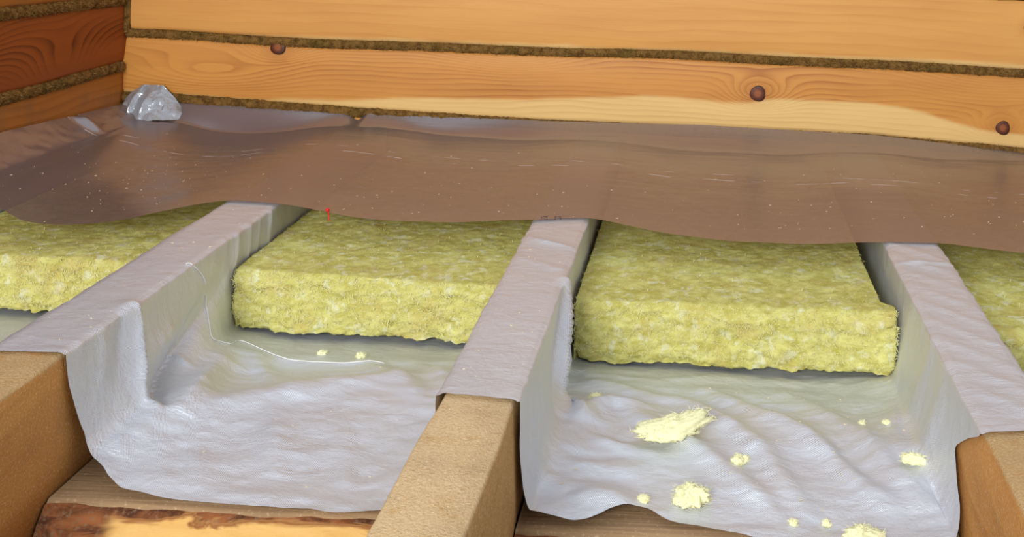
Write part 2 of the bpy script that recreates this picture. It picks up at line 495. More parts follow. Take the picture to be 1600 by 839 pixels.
for (ka, kc, kr, host) in ((0.448, 0.109, 0.0235, low_beam), (1.181, 0.038, 0.021, low_beam), (-0.985, 0.186, 0.022, low_beam), (1.243, 0.339, 0.012, mid_beam)):
    V = [(wx(ka), YW - 0.0040, wz(kc))]
    for rr, dy in ((0.5, -0.0040), (0.9, -0.0036), (1.0, -0.0028), (1.0, 0.006)):
        for i in range(24):
            t_ = 2 * math.pi * i / 24
            w_ = 1 + 0.05 * math.sin(3 * t_ + ka * 9)
            V.append((wx(ka) + kr * K * rr * w_ * math.cos(t_), YW + dy, wz(kc) + kr * K * rr * w_ * math.sin(t_)))
    F = [(0, 1 + (i + 1) % 24, 1 + i) for i in range(24)]
    for q in range(3):
        F += [(1 + q * 24 + i, 1 + q * 24 + (i + 1) % 24, 1 + (q + 1) * 24 + (i + 1) % 24, 1 + (q + 1) * 24 + i) for i in range(24)]
    kn = mesh_obj('knot', V, F, M['knot'], host)
    kn.matrix_parent_inverse = (wall_back.matrix_basis @ host.matrix_parent_inverse).inverted()
xs = np.linspace(XL, X1, 60)
P, F = caulk_strip([(x, YW + 0.006, seam(x) + 0.0005) for x in xs], 0.0125, 1); wall_part('caulking', P, F, M['caulk'], wall_back)
P, F = caulk_strip([(x, YW + 0.006, low_b(x) - 0.008) for x in xs], 0.0150, 2); wall_part('caulking', P, F, M['caulk'], wall_back)
for z in (0.445, 0.658, 0.869):
    P, F = caulk_strip([(x, YW + 0.006, z) for x in xs[::6]], 0.0135, 3, res=0.02); wall_part('caulking', P, F, M['caulk'], wall_back)

# left wall -----------------------------------------------------------
lseam1 = lambda y: 0.136 + 0.017 * (2.9 - y) + 0.003 * math.sin(y * 7)
lseam2 = lambda y: 0.327 + 0.030 * (2.9 - y)
Y0L = 0.9
for zb, zt, mat, sd in ((lambda y: -0.25, lambda y: lseam1(y) - 0.007, M['beam_leftlow'], 7),
                        (lambda y: lseam1(y) + 0.009, lambda y: lseam2(y) - 0.007, M['beam_red'], 8),
                        (lambda y: lseam2(y) + 0.009, 0.53, M['beam_leftlow'], 9),
                        (0.548, 0.75, M['beam_red'], 10), (0.768, 1.08, M['beam_leftlow'], 11)):
    P, F = beam_x('beam', Y0L, YW + 0.002, zb, zt, 0.0, 0.14, mat, wall_left, sd)
    P = swap_to_left(P, 0.0)
    wall_part('beam', P, [f[::-1] for f in F], mat, wall_left)
ys = np.linspace(Y0L, YW - 0.01, 40)
P, F = caulk_strip([(XL - 0.006, y, lseam1(y)) for y in ys], 0.0155, 4); wall_part('caulking', P, F, M['caulk'], wall_left)
P, F = caulk_strip([(XL - 0.006, y, lseam2(y)) for y in ys], 0.0155, 5); wall_part('caulking', P, F, M['caulk'], wall_left)
P, F = caulk_strip([(XL - 0.006, y, 0.540) for y in ys[::4]], 0.0135, 6, res=0.02); wall_part('caulking', P, F, M['caulk'], wall_left)
P, F = caulk_strip([(XL - 0.006, y, 0.759) for y in ys[::4]], 0.0135, 7, res=0.02); wall_part('caulking', P, F, M['caulk'], wall_left)
P, F = caulk_strip([(XL + 0.002, YW - 0.003, z) for z in np.linspace(0.235, 0.45, 12)], 0.011, 8, 'Z'); wall_part('corner_caulking', P, F, M['caulk'], wall_left)

def caulk_fuzz(path, rad, n, wall, out, seed):
    rs = np.random.RandomState(seed)
    path = np.array(path, float)
    L = np.r_[0, np.cumsum(np.linalg.norm(np.diff(path, axis=0), axis=1))]
    fv, ff = [], []
    for q in range(n):
        t = rs.uniform(0, L[-1]); c = np.array([np.interp(t, L, path[:, k]) for k in range(3)])
        a = rs.uniform(-1.2, 1.2)
        nrm = np.array(out) * math.cos(a) + np.array([0, 0, 1.0]) * math.sin(a)
        p = c + nrm * rad * 0.95
        d = nrm * rs.uniform(0.2, 0.8) + rs.normal(size=3) * 0.6; d /= np.linalg.norm(d)
        l = rs.uniform(0.004, 0.012); wd = rs.uniform(0.0003, 0.0007)
        sd = np.cross(d, np.array(out) + 0.01); sd /= np.linalg.norm(sd) + 1e-9
        b = len(fv); fv += [p - sd * wd, p + sd * wd, p + d * l]; ff.append((b, b + 1, b + 2))
    o = wall_part('caulking_fibres', fv, ff, M['fuzz'], wall, False)
    o['kind'] = 'stuff'
M['fuzz'] = mat_simple('tow_fibres', lin(150, 116, 64), 0.95, 0, 0.1, 0.5)
caulk_fuzz([(x, YW + 0.006, seam(x) + 0.0005) for x in xs], 0.0125, 7000, wall_back, (0, -1, 0), 1)
caulk_fuzz([(x, YW + 0.006, low_b(x) - 0.008) for x in xs], 0.015, 5000, wall_back, (0, -1, 0), 2)
caulk_fuzz([(XL - 0.006, y, lseam1(y)) for y in ys], 0.0155, 3500, wall_left, (1, 0, 0), 3)
caulk_fuzz([(XL - 0.006, y, lseam2(y)) for y in ys], 0.0155, 3500, wall_left, (1, 0, 0), 4)

# ground under the floor ------------------------------------------------
def slab_ground():
    n = 60
    gx, gy = np.meshgrid(np.linspace(-1.7, 2.2, n), np.linspace(-0.4, 3.3, n), indexing='ij')
    P = np.stack([gx.ravel(), gy.ravel(), np.full(n * n, -0.44)], 1)
    P[:, 2] += 0.02 * fbm(P, (6, 6, 6), 3, 4)
    return mesh_obj('floor', P, grid_faces(n, n), M['earth'])
tag(slab_ground(), kind='structure')

# ================================================================== JOISTS
JC = [-1.300, -0.653, 0.0, 0.717, 1.395]
JH = 0.235
def joist(cx, y0, y1, mat, seed, half=0.05):
    n = 120
    ys_ = np.linspace(y0, y1, n)
    r = 0.004
    V = []
    for y in ys_:
        ring = [(-half + r, 0), (0, 0.0005), (half - r, 0), (half, -r), (half, -JH * .35), (half, -JH * .7), (half - 0.001, -JH), (-half + 0.001, -JH), (-half, -JH * .7), (-half, -JH * .35), (-half, -r)]
        V.append([(cx + x, y, z) for x, z in ring])
    V = np.array(V); nr, nc, _ = V.shape
    P = V.reshape(-1, 3)
    k = vnoise(P, (1, 11, 6), seed)
    P[:, 0] += 0.0022 * k * np.sign(P[:, 0] - cx)
    P[:, 2] += np.where(P[:, 2] > -0.01, -0.0012 - 0.0012 * vnoise(P, (30, 25, 1), seed + 1), 0)
    F = []
    for i in range(nr - 1):
        for q in range(nc):
            q2 = (q + 1) % nc
            F.append((i * nc + q, i * nc + q2, (i + 1) * nc + q2, (i + 1) * nc + q))
    F += [tuple(range(nc))[::-1], tuple((nr - 1) * nc + q for q in range(nc))]
    return mesh_obj('floor_joist', P, [f[::-1] for f in F], mat)
JY0 = 0.5
for cx, mt, lb in ((JC[0], M['joist_orange'], 'timber floor joist hidden under the film along the red log wall'),
                   (JC[1], M['joist_orange'], 'orange sawn joist end with the pleated silver membrane and white thread on it'),
                   (JC[2], M['joist'], 'sawn joist with long bare sawdust-covered top between the two full-width wool slabs'),
                   (JC[3], M['joist_orange'], 'orange joist beside the scattered wool tufts, membrane cut slanting on its corner'),
                   (JC[4], M['joist_orange'], 'timber floor joist hidden past the half-seen wool slab')):
    j = joist(cx, JY0, YW - 0.003, mt, int(cx * 100) + 300)
    tag(j, lb, 'joist', 'floor joists')

# ledger battens on the joist sides, carrying the rough planks
for k, (cx, sgn, lb) in enumerate(((JC[1], 1, 'square ledger batten nailed low on the joist by the bark-edged plank end'),
                       (JC[2], -1, 'square ledger batten under the bark-edged plank on the bare-topped joist'),
                       (JC[2], 1, 'square ledger batten on the bare-topped joist facing the wool tufts'),
                       (JC[3], -1, 'square ledger batten on the joist with the slanting membrane cut'))):
    xa = cx + sgn * 0.053; xb = cx + sgn * 0.093
    x0, x1 = min(xa, xb), max(xa, xb)
    z0, z1 = -0.285, -0.2455
    P = [(x, y, z) for y in (JY0 + 0.1, 2.8) for x, z in ((x0, z0), (x1, z0), (x1, z1 - .003), (x1 - .003, z1), (x0 + .003, z1), (x0, z1 - .003))]
    F = [(i, (i + 1) % 6, 6 + (i + 1) % 6, 6 + i) for i in range(6)] + [(5, 4, 3, 2, 1, 0), (6, 7, 8, 9, 10, 11)]
    tag(mesh_obj('ledger_batten', P, F, M['batten'], None, False), lb, 'batten', 'ledger battens')

# rough planks with bark edge -------------------------------------------
def rough_plank(x0, x1, yfront, yback, label, seed, ztop=-0.190):
    n = 170
    xs_ = np.linspace(x0, x1, n)
    root = tag(empty('rough_plank', (x0, yfront, ztop - 0.05)), label, 'plank', 'rough subfloor planks')
    def strip(name, prof, mat, rough_amp):
        V = np.array([[(x, y, z) for y, z in prof] for x in xs_]); nr, nc, _ = V.shape
        P = V.reshape(-1, 3)
        line = np.c_[P[:, 0], np.zeros(len(P)), np.zeros(len(P))]
        fr = P[:, 1] < yfront + 0.03
        P[:, 1] += (0.008 * vnoise(line, (7, 1, 1), seed) + 0.003 * vnoise(line, (30, 1, 1), seed + 4)) * fr
        if rough_amp:
            P[:, 1] += rough_amp * fbm(P, (25, 40, 60), 3, seed + 2)
            P[:, 2] += 0.4 * rough_amp * fbm(P, (25, 40, 60), 3, seed + 8)
        F = [tuple(f) for f in grid_faces(nr, nc)]
        F += [(i * nc + nc - 1, (i + 1) * nc + nc - 1, (i + 1) * nc, i * nc) for i in range(nr - 1)]
        F += [tuple(range(nc)), tuple((nr - 1) * nc + q for q in range(nc))[::-1]]
        P = P - np.array(root.location)
        return mesh_obj(name, P, F, mat, root)
    strip('board', [(yback, ztop - 0.05), (yback, ztop - 0.003), (yback - .004, ztop), (yfront + 0.05, ztop), (yfront + 0.02, ztop), (yfront + 0.003, ztop),
                    (yfront - 0.001, ztop - 0.003), (yfront - 0.010, ztop - 0.020), (yfront - 0.018, ztop - 0.05)], M['plank_sawn'], 0)
    b_ = strip('bark', [(yfront + 0.004, ztop - 0.0045), (yfront - 0.0055, ztop - 0.005), (yfront - 0.013, ztop - 0.013), (yfront - 0.022, ztop - 0.023), (yfront - 0.029, ztop - 0.035), (yfront - 0.033, ztop - 0.050), (yfront - 0.016, ztop - 0.050)],
               M['bark'], 0.006)
    b_['label'] = 'dark reddish bark with stripped yellow patches'
    return root
rough_plank(-0.6005, -0.0525, 1.412, 1.57, 'bark-edged subfloor plank with stripped yellow patches by the orange joist end', 21)
rough_plank(0.0525, 0.6645, 1.396, 1.57, 'grey-brown subfloor plank peeping out under the membrane with wool tufts', 22)

# ================================================================== SILVER MEMBRANE
ZF = -0.181
NS = 76
def side_curves(xe, sgn):
    """top arris -> out over the floor; sgn=+1 floor lies to +X. returns tight and loose curves (NS,2)"""
    run = 0.17
    poly = np.array([(xe + sgn * 0.005, 0.0), (xe + sgn * 0.006, ZF), (xe + sgn * run, ZF)])
    L = np.r_[0, np.cumsum(np.linalg.norm(np.diff(poly, axis=0), axis=1))]
    s = np.linspace(0, L[-1], NS)
    t = np.stack([np.interp(s, L, poly[:, k]) for k in range(2)], 1)
    pad = 8
    tp = np.concatenate([np.repeat(t[:1], pad, 0), t, t[-1:] + (t[-1] - t[-2]) * np.arange(1, pad + 1)[:, None]])
    ker = np.exp(-(np.arange(-pad, pad + 1) / 2.6) ** 2); ker /= ker.sum()
    ts = np.stack([np.convolve(tp[:, k], ker, 'valid') for k in range(2)], 1)
    wgt = smooth01(np.arange(NS) / 6.0)[:, None]
    t = t * (1 - wgt) + ts * wgt
    q = np.linspace(0, 1, 400)[:, None]
    a, b, c, d = [np.array(v) for v in ((xe + sgn * 0.005, 0.0), (xe + sgn * 0.012, -0.125), (xe + sgn * 0.030, ZF), (xe + sgn * run, ZF))]
    bz = a * (1 - q) ** 3 + 3 * b * q * (1 - q) ** 2 + 3 * c * q * q * (1 - q) + d * q ** 3
    Lb = np.r_[0, np.cumsum(np.linalg.norm(np.diff(bz, axis=0), axis=1))]
    lo = np.stack([np.interp(np.linspace(0, Lb[-1], NS), Lb, bz[:, k]) for k in range(2)], 1)
    return t, lo

YR = np.r_[np.linspace(0, 1, 175)[:-1] * 0.80, np.linspace(0.80, 1.68, 28)]   # offsets from the front hem
segs = []      # each: tight (n,2), loose (n,2), loose-weight function of Y, hem function of local t, kind
def top_seg(c, n=24):
    x = np.linspace(c - 0.05 - 0.003, c + 0.05 + 0.003, n)
    p = np.stack([x, np.full(n, 0.0035)], 1)
    p[0, 1] = p[-1, 1] = 0.0005
    p[1, 1] = p[-2, 1] = 0.0028
    return p
hemJ = {0: 1.50, 1: 1.438, 2: 1.366, 3: 1.332, 4: 1.33}
floor_hem = {0: [1.50, 1.50], 1: None, 2: None, 3: [1.34, 1.34]}
def hem_trough(i, side, s):
    """Y of the membrane's front hem at fraction s along a side curve (0 = joist arris, 1 = out on the floor)"""
    if i == 1 and side == 0: return np.interp(s, [0, .18, .42, .6, .75, 1], [1.440, 1.450, 1.474, 1.458, 1.426, 1.412])
    if i == 1 and side == 1: return np.interp(s, [0, .3, .6, 1], [1.366, 1.385, 1.398, 1.402])
    if i == 2 and side == 0: return np.interp(s, [0, .15, .35, .55, .75, 1], [1.362, 1.372, 1.386, 1.408, 1.402, 1.432])
    if i == 2 and side == 1: return np.interp(s, [0, .10, .24, .34, .45, .6, .75, 1], [1.325, 1.385, 1.452, 1.425, 1.385, 1.375, 1.36, 1.362])
    if i == 0: return np.interp(s, [0, 1], [1.44 if side == 1 else 1.50, 1.47])
    return np.full_like(np.asarray(s, float), 1.335)
def looseness(i, side, Y):
    if i == 1 and side == 0: return 0.15 + (0.80 - 0.38 * smooth01((1.56 - Y) / 0.10)) * smooth01((1.98 - Y) / 0.2)
    if i == 1 and side == 1: return 0.5 * smooth01((1.75 - Y) / 0.3) + 0.15
    if i == 2 and side == 0: return 0.12 + 0.60 * smooth01((1.68 - Y) / 0.06) - 0.48 * smooth01((1.56 - Y) / 0.14)
    if i == 2 and side == 1: return 0.30 + 0.55 * smooth01((1.9 - Y) / 0.35) - 0.72 * smooth01((1.56 - Y) / 0.13)
    return 0.2 + 0 * Y
cols = []     # (tight, loose, hem, i, side)
for ji, c in enumerate(JC):
    p = top_seg(c)
    cols.append((p, p, np.full(len(p), hemJ[ji]), -1, ji))
    if ji == 1:
        cols[-1] = (p, p, np.linspace(1.437, 1.441, len(p)), -1, ji)
    if ji == 2:
        cols[-1] = (p, p, np.linspace(1.372, 1.362, len(p)) + 0.002 * np.sin(np.arange(len(p))), -1, ji)
    if ji == 3:
        cols[-1] = (p, p, np.linspace(1.328, 1.345, len(p)), -1, ji)
    if ji < len(JC) - 1:
        xl, xr = c + 0.05, JC[ji + 1] - 0.05
        tl, ll = side_curves(xl, 1); tr, lr = side_curves(xr, -1)
        s = np.linspace(0, 1, NS)
        hl = hem_trough(ji, 0, s); hr = hem_trough(ji, 1, s)
        nm = max(8, int((xr - xl - 0.34) / 0.005))
        mx = np.linspace(tl[-1, 0], tr[-1, 0], nm + 2)[1:-1]
        mid = np.stack([mx, np.full(nm, ZF)], 1)
        hm = np.interp(mx, [mx[0], mx[0] + .045, mx[-1]], [hl[-1], hl[-1] - (0.022 if ji == 2 else 0.004), hr[-1]])
        cols.append((tl, ll, hl, ji, 0)); cols.append((mid, mid, hm, ji, 2)); cols.append((tr[::-1], lr[::-1], hr[::-1], ji, 1))
tight = np.concatenate([c[0] for c in cols]); loose = np.concatenate([c[1] for c in cols])
hem = np.concatenate([c[2] for c in cols])
ker = np.ones(5) / 5
hem = np.convolve(np.pad(hem, 2, mode='edge'), ker, 'valid')
seg_i = np.concatenate([np.full(len(c[0]), c[3]) for c in cols]); seg_s = np.concatenate([np.full(len(c[0]), c[4]) for c in cols])
U = np.r_[0, np.cumsum(np.linalg.norm(np.diff(tight, axis=0), axis=1))]
nu, nv = len(tight), len(YR)
YEND = 2.875
Ym = hem[None, :] + (YEND - hem[None, :]) * (YR / YR[-1])[:, None]
Wt = np.zeros((nv, nu))
for i in range(4):
    for sd in (0, 1):
        k = (seg_i == i) & (seg_s == sd)
        Wt[:, k] = looseness(i, sd, Ym[:, k])
Wt = np.clip(Wt, 0, 1.15)
Xm = tight[None, :, 0] * (1 - Wt) + loose[None, :, 0] * Wt
Zm = tight[None, :, 1] * (1 - Wt) + loose[None, :, 1] * Wt
G = np.stack([Xm, Ym, Zm], 2)
def normals(G):
    du = np.gradient(G, axis=1); dv = np.gradient(G, axis=0)
    n = np.cross(du, dv); n /= np.linalg.norm(n, axis=2)[..., None] + 1e-12
    return n
Nn = normals(G)
D = np.zeros((nv, nu))
flat = G.reshape(-1, 3)
UV = np.stack([np.broadcast_to(U[None, :], (nv, nu)), Ym], 2).reshape(-1, 2)
onfloor = ((seg_i >= 0)[None, :] * smooth01((-0.13 - Zm) / 0.04))
ontop = np.broadcast_to((seg_i < 0)[None, :], (nv, nu))
frontness = smooth01((2.0 - Ym) / 0.15)          # slabs lie on the sheet behind: flatter there
def to_sheet(p):
    """sheet coordinates (U, Y) of a point lying near the tight profile"""
    k = np.argmin(np.hypot(tight[:, 0] - p[0], tight[:, 1] - p[2]))
    return (U[k], p[1])
def ridge(pts, amp, width, sharp=False, back=None):
    """crest (or valley) along a polyline on the sheet; back = other width on the far side"""
    pts = np.array([to_sheet(p) for p in pts], float)
    best = np.full(len(UV), 1e9); tt = np.zeros(len(UV)); sd = np.zeros(len(UV))
    L = np.r_[0, np.cumsum(np.linalg.norm(np.diff(pts, axis=0), axis=1))]
    for k in range(len(pts) - 1):
        a, b = pts[k], pts[k + 1]; ab = b - a
        t = np.clip(((UV - a) @ ab) / (ab @ ab), 0, 1)
        e = UV - a - t[:, None] * ab
        d = np.linalg.norm(e, axis=1)
        m = d < best
        best = np.where(m, d, best); tt = np.where(m, (L[k] + t * (L[k + 1] - L[k])) / L[-1], tt)
        sd = np.where(m, np.sign(ab[0] * e[:, 1] - ab[1] * e[:, 0]), sd)
    taper = np.sin(np.pi * np.clip(0.08 + 0.84 * tt, 0, 1)) ** 0.7
    wv = width if back is None else np.where(sd > 0, back, width)
    sh = np.exp(-best / wv) if sharp else np.exp(-(best / wv) ** 2)
    return (amp * taper * sh).reshape(nv, nu)
z = ZF
# joist with the thread: upright pleat, its valley, and the small nick
D += ridge([(-0.60, 1.615, 0.0), (-0.597, 1.60, -0.09), (-0.590, 1.580, z), (-0.57, 1.572, z)], 0.022, 0.016, True)
D += ridge([(-0.597, 1.90, -0.07), (-0.597, 1.82, -0.105), (-0.597, 1.70, -0.15), (-0.590, 1.615, z), (-0.565, 1.592, z)], -0.040, 0.013, True)
D += ridge([(-0.597, 1.72, -0.09), (-0.597, 1.66, -0.10), (-0.597, 1.62, -0.12)], 0.012, 0.025)
D += ridge([(-0.56, 1.80, z), (-0.55, 1.70, z), (-0.53, 1.62, z)], 0.016, 0.030)
D += ridge([(-0.597, 1.735, -0.120), (-0.59, 1.725, -0.175)], 0.008, 0.007, True)
D += ridge([(-0.598, 1.53, -0.005), (-0.597, 1.525, -0.10)], 0.005, 0.014)
D += ridge([(-0.598, 1.575, -0.005), (-0.597, 1.56, -0.08)], -0.005, 0.010)
for y0 in (1.965, 2.02, 2.06, 2.11):
    D += ridge([(-0.598, y0, 0.0), (-0.597, y0 - 0.015, -0.07)], 0.006, 0.008, True)
# first bay floor
D += ridge([(-0.56, 1.592, z), (-0.47, 1.622, z), (-0.36, 1.672, z), (-0.157, 1.765, z)], 0.013, 0.030)
D += ridge([(-0.552, 1.879, z), (-0.443, 1.763, z), (-0.329, 1.641, z)], 0.007, 0.022)
D += ridge([(-0.318, 1.848, z), (-0.232, 1.758, z), (-0.148, 1.656, z)], 0.008, 0.020)
D += ridge([(-0.228, 1.857, z), (-0.146, 1.766, z), (-0.10, 1.66, z)], 0.007, 0.016)
D += ridge([(-0.367, 1.62, z), (-0.297, 1.446, z)], 0.005, 0.020)
D += ridge([(-0.26, 1.60, z), (-0.19, 1.44, z)], 0.004, 0.018)
D += ridge([(-0.47, 1.56, z), (-0.40, 1.44, z)], 0.003, 0.018)
# bare-topped joist: standing pleat on the side towards the tufts
D += ridge([(0.056, 1.80, -0.005), (0.056, 1.715, -0.08), (0.060, 1.655, -0.15), (0.080, 1.634, z)], 0.028, 0.012, True)
D += ridge([(0.056, 1.77, -0.005), (0.056, 1.66, -0.09), (0.060, 1.60, -0.16)], -0.012, 0.016)
D += ridge([(0.056, 1.50, -0.04), (0.056, 1.47, -0.14)], 0.006, 0.02)
# second bay floor: diagonal folds
D += ridge([(0.116, 1.789, z), (0.286, 1.714, z), (0.396, 1.566, z), (0.453, 1.439, z)], 0.0150, 0.0200)
D += ridge([(0.307, 1.778, z), (0.46, 1.627, z), (0.58, 1.448, z)], 0.0150, 0.0220)
D += ridge([(0.183, 1.663, z), (0.308, 1.559, z), (0.425, 1.422, z)], 0.0120, 0.0180)
D += ridge([(0.451, 1.773, z), (0.571, 1.616, z), (0.641, 1.437, z)], 0.0120, 0.0260)
D += ridge([(0.38, 1.75, z), (0.50, 1.60, z), (0.56, 1.50, z)], -0.0060, 0.0140)
D += ridge([(0.093, 1.636, z), (0.149, 1.692, z), (0.212, 1.686, z)], 0.0180, 0.0200)
D += ridge([(0.101, 1.509, z), (0.214, 1.515, z)], 0.0090, 0.0140)
D += ridge([(0.11, 1.58, z), (0.191, 1.559, z)], 0.0075, 0.0120)
D += ridge([(0.11, 1.455, z), (0.174, 1.440, z), (0.21, 1.42, z)], 0.0210, 0.0260)
# creases across the joist tops
D += ridge([(0.665, 1.946, 0.0), (0.775, 1.954, 0.0)], 0.006, 0.006, True)
D += ridge([(0.70, 1.93, 0.0), (0.775, 1.925, 0.0)], 0.003, 0.006, True)
D += ridge([(-0.052, 2.01, 0.0), (-0.02, 1.985, 0.0), (0.05, 1.949, 0.0)], 0.006, 0.008, True)
D += ridge([(-0.052, 1.90, 0.0), (0.05, 1.83, 0.0)], 0.0025, 0.012)
for k in range(9):
    y0 = 1.42 + 0.075 * k
    D += ridge([(0.665, y0 + 0.05, 0.0), (0.77, y0 - 0.06, 0.0)], 0.0022, 0.012)
# joist with slanting cut: soft vertical waves down the side
for y0, a in ((1.62, .006), (1.78, .005), (1.52, .007)):
    D += ridge([(0.665, y0, -0.01), (0.655, y0 + 0.02, -0.10), (0.62, y0 + 0.05, z)], a, 0.025)
u3 = np.c_[UV, np.zeros(len(UV))]
n_big = fbm(u3, (7, 9, 1), 3, 5).reshape(nv, nu)
n_str = fbm(u3, (9, 38, 1), 3, 9).reshape(nv, nu)
n_fine = fbm(u3, (40, 70, 1), 3, 13).reshape(nv, nu)
D += onfloor * (0.006 * (n_big + .6) + 0.004 * n_str + 0.0012 * n_fine) * (0.35 + 0.65 * frontness)
# the sheet is lifted in a low swell between slab and hem, then slopes down to the plank
swell = np.where(Xm < 0, 1.615 + 0.28 * (Xm + 0.55), 1.66 - 0.12 * (Xm - 0.1))
wswell = np.where(Ym > swell, 0.085, 0.15)
D += onfloor * np.where(Xm < 0, 0.027, 0.019) * np.exp(-((Ym - swell) / wswell) ** 2)
side_m = (1 - onfloor) * (1 - ontop)
D += side_m * (0.0035 * np.abs(n_big) + 0.0022 * np.abs(fbm(u3, (5, 26, 1), 2, 31).reshape(nv, nu)) + 0.0006 * n_fine)
D += ontop * (0.0009 * np.abs(n_str) + 0.0007 * np.abs(n_fine))
# squash the relief where the wool slabs press on the sheet
slabmask = onfloor * smooth01((Ym - 1.83) / 0.06)
D *= 1 - 0.85 * slabmask
fadeB = 1 - smooth01((Ym - 2.1) / 0.1)
D *= 0.15 + 0.85 * np.maximum(fadeB, 1 - smooth01((Ym - 2.2) / 0.1) * 1.0)
G2 = G + Nn * D[..., None]
# the sheet never enters the timber
for c in JC:
    ins = (np.abs(G2[..., 0] - c) < 0.0535) & (G2[..., 2] < 0.0005) & ((seg_i >= 0)[None, :])
    G2[..., 0] = np.where(ins, c + np.sign(G2[..., 0] - c) * 0.0535, G2[..., 0])
# the sheet slopes down over the front plank
slope = smooth01((1.60 - Ym) / 0.2) * onfloor
G2[..., 2] -= 0.004 * slope
F = grid_faces(nv, nu)
membrane = mesh_obj('silver_membrane', G2.reshape(-1, 3), F, M['foil'], None, True, UV)
tag(membrane, 'silver woven membrane sheet draped over the joists and down into the bays', 'membrane')
bvh = BVHTree.FromPolygons([Vector(v) for v in G2.reshape(-1, 3).tolist()], F.tolist())
def on_sheet(x, y):
    h = bvh.ray_cast(Vector((x, y, 0.6)), Vector((0, 0, -1)))
    return h[0]

# ================================================================== WOOL SLABS
def wool_slab(x0, x1, yf0, yf1, y1, z0, z1, label, seed, notch=False, tilt=0.0):
    step = 0.0045
    nx = int((x1 - x0) / step); nz = int((z1 - z0) / step)
    ts = np.r_[np.linspace(0, 0.40, 90), np.linspace(0.40, y1 - yf0, 24)[1:]]; ny = len(ts) - 1
    idx = {}; V = []
    def vid(i, j, k):
        key = (i, j, k)
        if key not in idx:
            fx = i / nx; fz = k / nz
            yf = yf0 + (yf1 - yf0) * fx
            idx[key] = len(V); V.append((x0 + (x1 - x0) * fx, min(yf + ts[j], y1), z0 + (z1 - z0) * fz + tilt * (fx - .5)))
        return idx[key]
    F = []
    for i in range(nx):
        for k in range(nz):
            F.append((vid(i, 0, k), vid(i + 1, 0, k), vid(i + 1, 0, k + 1), vid(i, 0, k + 1)))
    for i in range(nx):
        for j in range(ny):
            F.append((vid(i, j, nz), vid(i + 1, j, nz), vid(i + 1, j + 1, nz), vid(i, j + 1, nz)))
    for j in range(ny):
        for k in range(nz):
            F.append((vid(0, j + 1, k), vid(0, j, k), vid(0, j, k + 1), vid(0, j + 1, k + 1)))
            F.append((vid(nx, j, k), vid(nx, j + 1, k), vid(nx, j + 1, k + 1), vid(nx, j, k + 1)))
    F.append((vid(0, 0, 0), vid(0, ny, 0), vid(nx, ny, 0), vid(nx, 0, 0)))
    P = np.array(V)
    yfr = yf0 + (yf1 - yf0) * (P[:, 0] - x0) / (x1 - x0)
    fd = P[:, 1] - yfr                       # depth behind the cut face
    front = np.exp(-(fd / 0.006) ** 2)
    topm = np.exp(-((P[:, 2] - z1) / 0.02) ** 2)
    Q = P.copy()
    big = fbm(P, (9, 9, 12), 3, seed); med = fbm(P, (34, 34, 60), 4, seed + 5, 0.6); fin = fbm(P, (120, 120, 170), 3, seed + 9, 0.7)
    Q[:, 1] += front * (0.010 * big + 0.012 * med + 0.007 * fin)
    # rounded, ragged arrises
    rz = np.clip(1 - (z1 - P[:, 2]) / 0.014, 0, 1); rb = np.clip(1 - (P[:, 2] - z0) / 0.03, 0, 1)
    ex = np.clip(1 - np.minimum(P[:, 0] - x0, x1 - P[:, 0]) / 0.025, 0, 1)
    Q[:, 1] += front * (0.006 * rz ** 2 + 0.010 * rb ** 2 + 0.016 * ex ** 2 * (0.5 + rb))
    Q[:, 2] += topm * (0.0035 * big + 0.0030 * med + 0.0022 * fin) - topm * 0.006 * np.exp(-(fd / 0.010) ** 2)
    cx = (x0 + x1) / 2
    sidem = np.clip(1 - np.minimum(P[:, 0] - x0, x1 - P[:, 0]) / 0.002, 0, 1)
    Q[:, 0] -= sidem * np.sign(P[:, 0] - cx) * (0.003 + 0.004 * (med + .5))
    Q[:, 0] -= np.sign(P[:, 0] - cx) * ex * front * 0.006 * rb
    Q[:, 2] += front * rb * (0.004 + 0.004 * med)
    if notch:
        k = smooth01((fd - 0.035) / 0.02) * smooth01((P[:, 0] - (x1 - 0.12)) / 0.12)
        Q[:, 0] -= k * (0.022 + 0.006 * big)
    root = mesh_obj('wool_slab', Q, F, M['wool'])
    tag(root, label, 'insulation', 'mineral wool slabs')
    # fuzzy fibres on the cut face and arris
    rs = np.random.RandomState(seed)
    fv, ff = [], []
    cand = np.where(((front > 0.5) & (rb < 0.45)) | ((topm > 0.9) & (fd < 0.42)))[0]
    cf = cand[front[cand] > 0.5]; ct = cand[front[cand] <= 0.5]
    pick = np.r_[rs.choice(cf, min(3800, len(cf) * 3)), rs.choice(ct, min(1500, len(ct)))]
    for c in pick:
        p = Q[c] + rs.uniform(-.002, .002, 3)
        isf = front[c] > 0.5
        d = rs.normal(size=3); d[1 if isf else 2] *= 0.3
        d /= np.linalg.norm(d)
        nrm = np.array([0, -1, 0.15]) if isf else np.array([0, -.1, 1.0])
        l = rs.uniform(0.003, 0.009); wd = rs.uniform(0.0003, 0.0006)
        s = np.cross(d, nrm); s /= np.linalg.norm(s) + 1e-9
        a = p; m_ = p + d * l * .5 + nrm * rs.uniform(0.0003, 0.0015); e = p + d * l + nrm * rs.uniform(-.001, 0.001)
        b = len(fv)
        fv += [a - s * wd, a + s * wd, m_ - s * wd, m_ + s * wd, e]
        ff += [(b, b + 1, b + 3, b + 2), (b + 2, b + 3, b + 4)]
    fo = mesh_obj('loose_fibres', fv, ff, M['fibre'], root, False)
    fo['kind'] = 'stuff'
    return root
zs = ZF + 0.007
wool_slab(-1.240, -0.712, 1.975, 1.965, 2.872, zs, -0.066, 'yellow mineral wool slab at the red log wall side, cut by the pleated joist', 51)
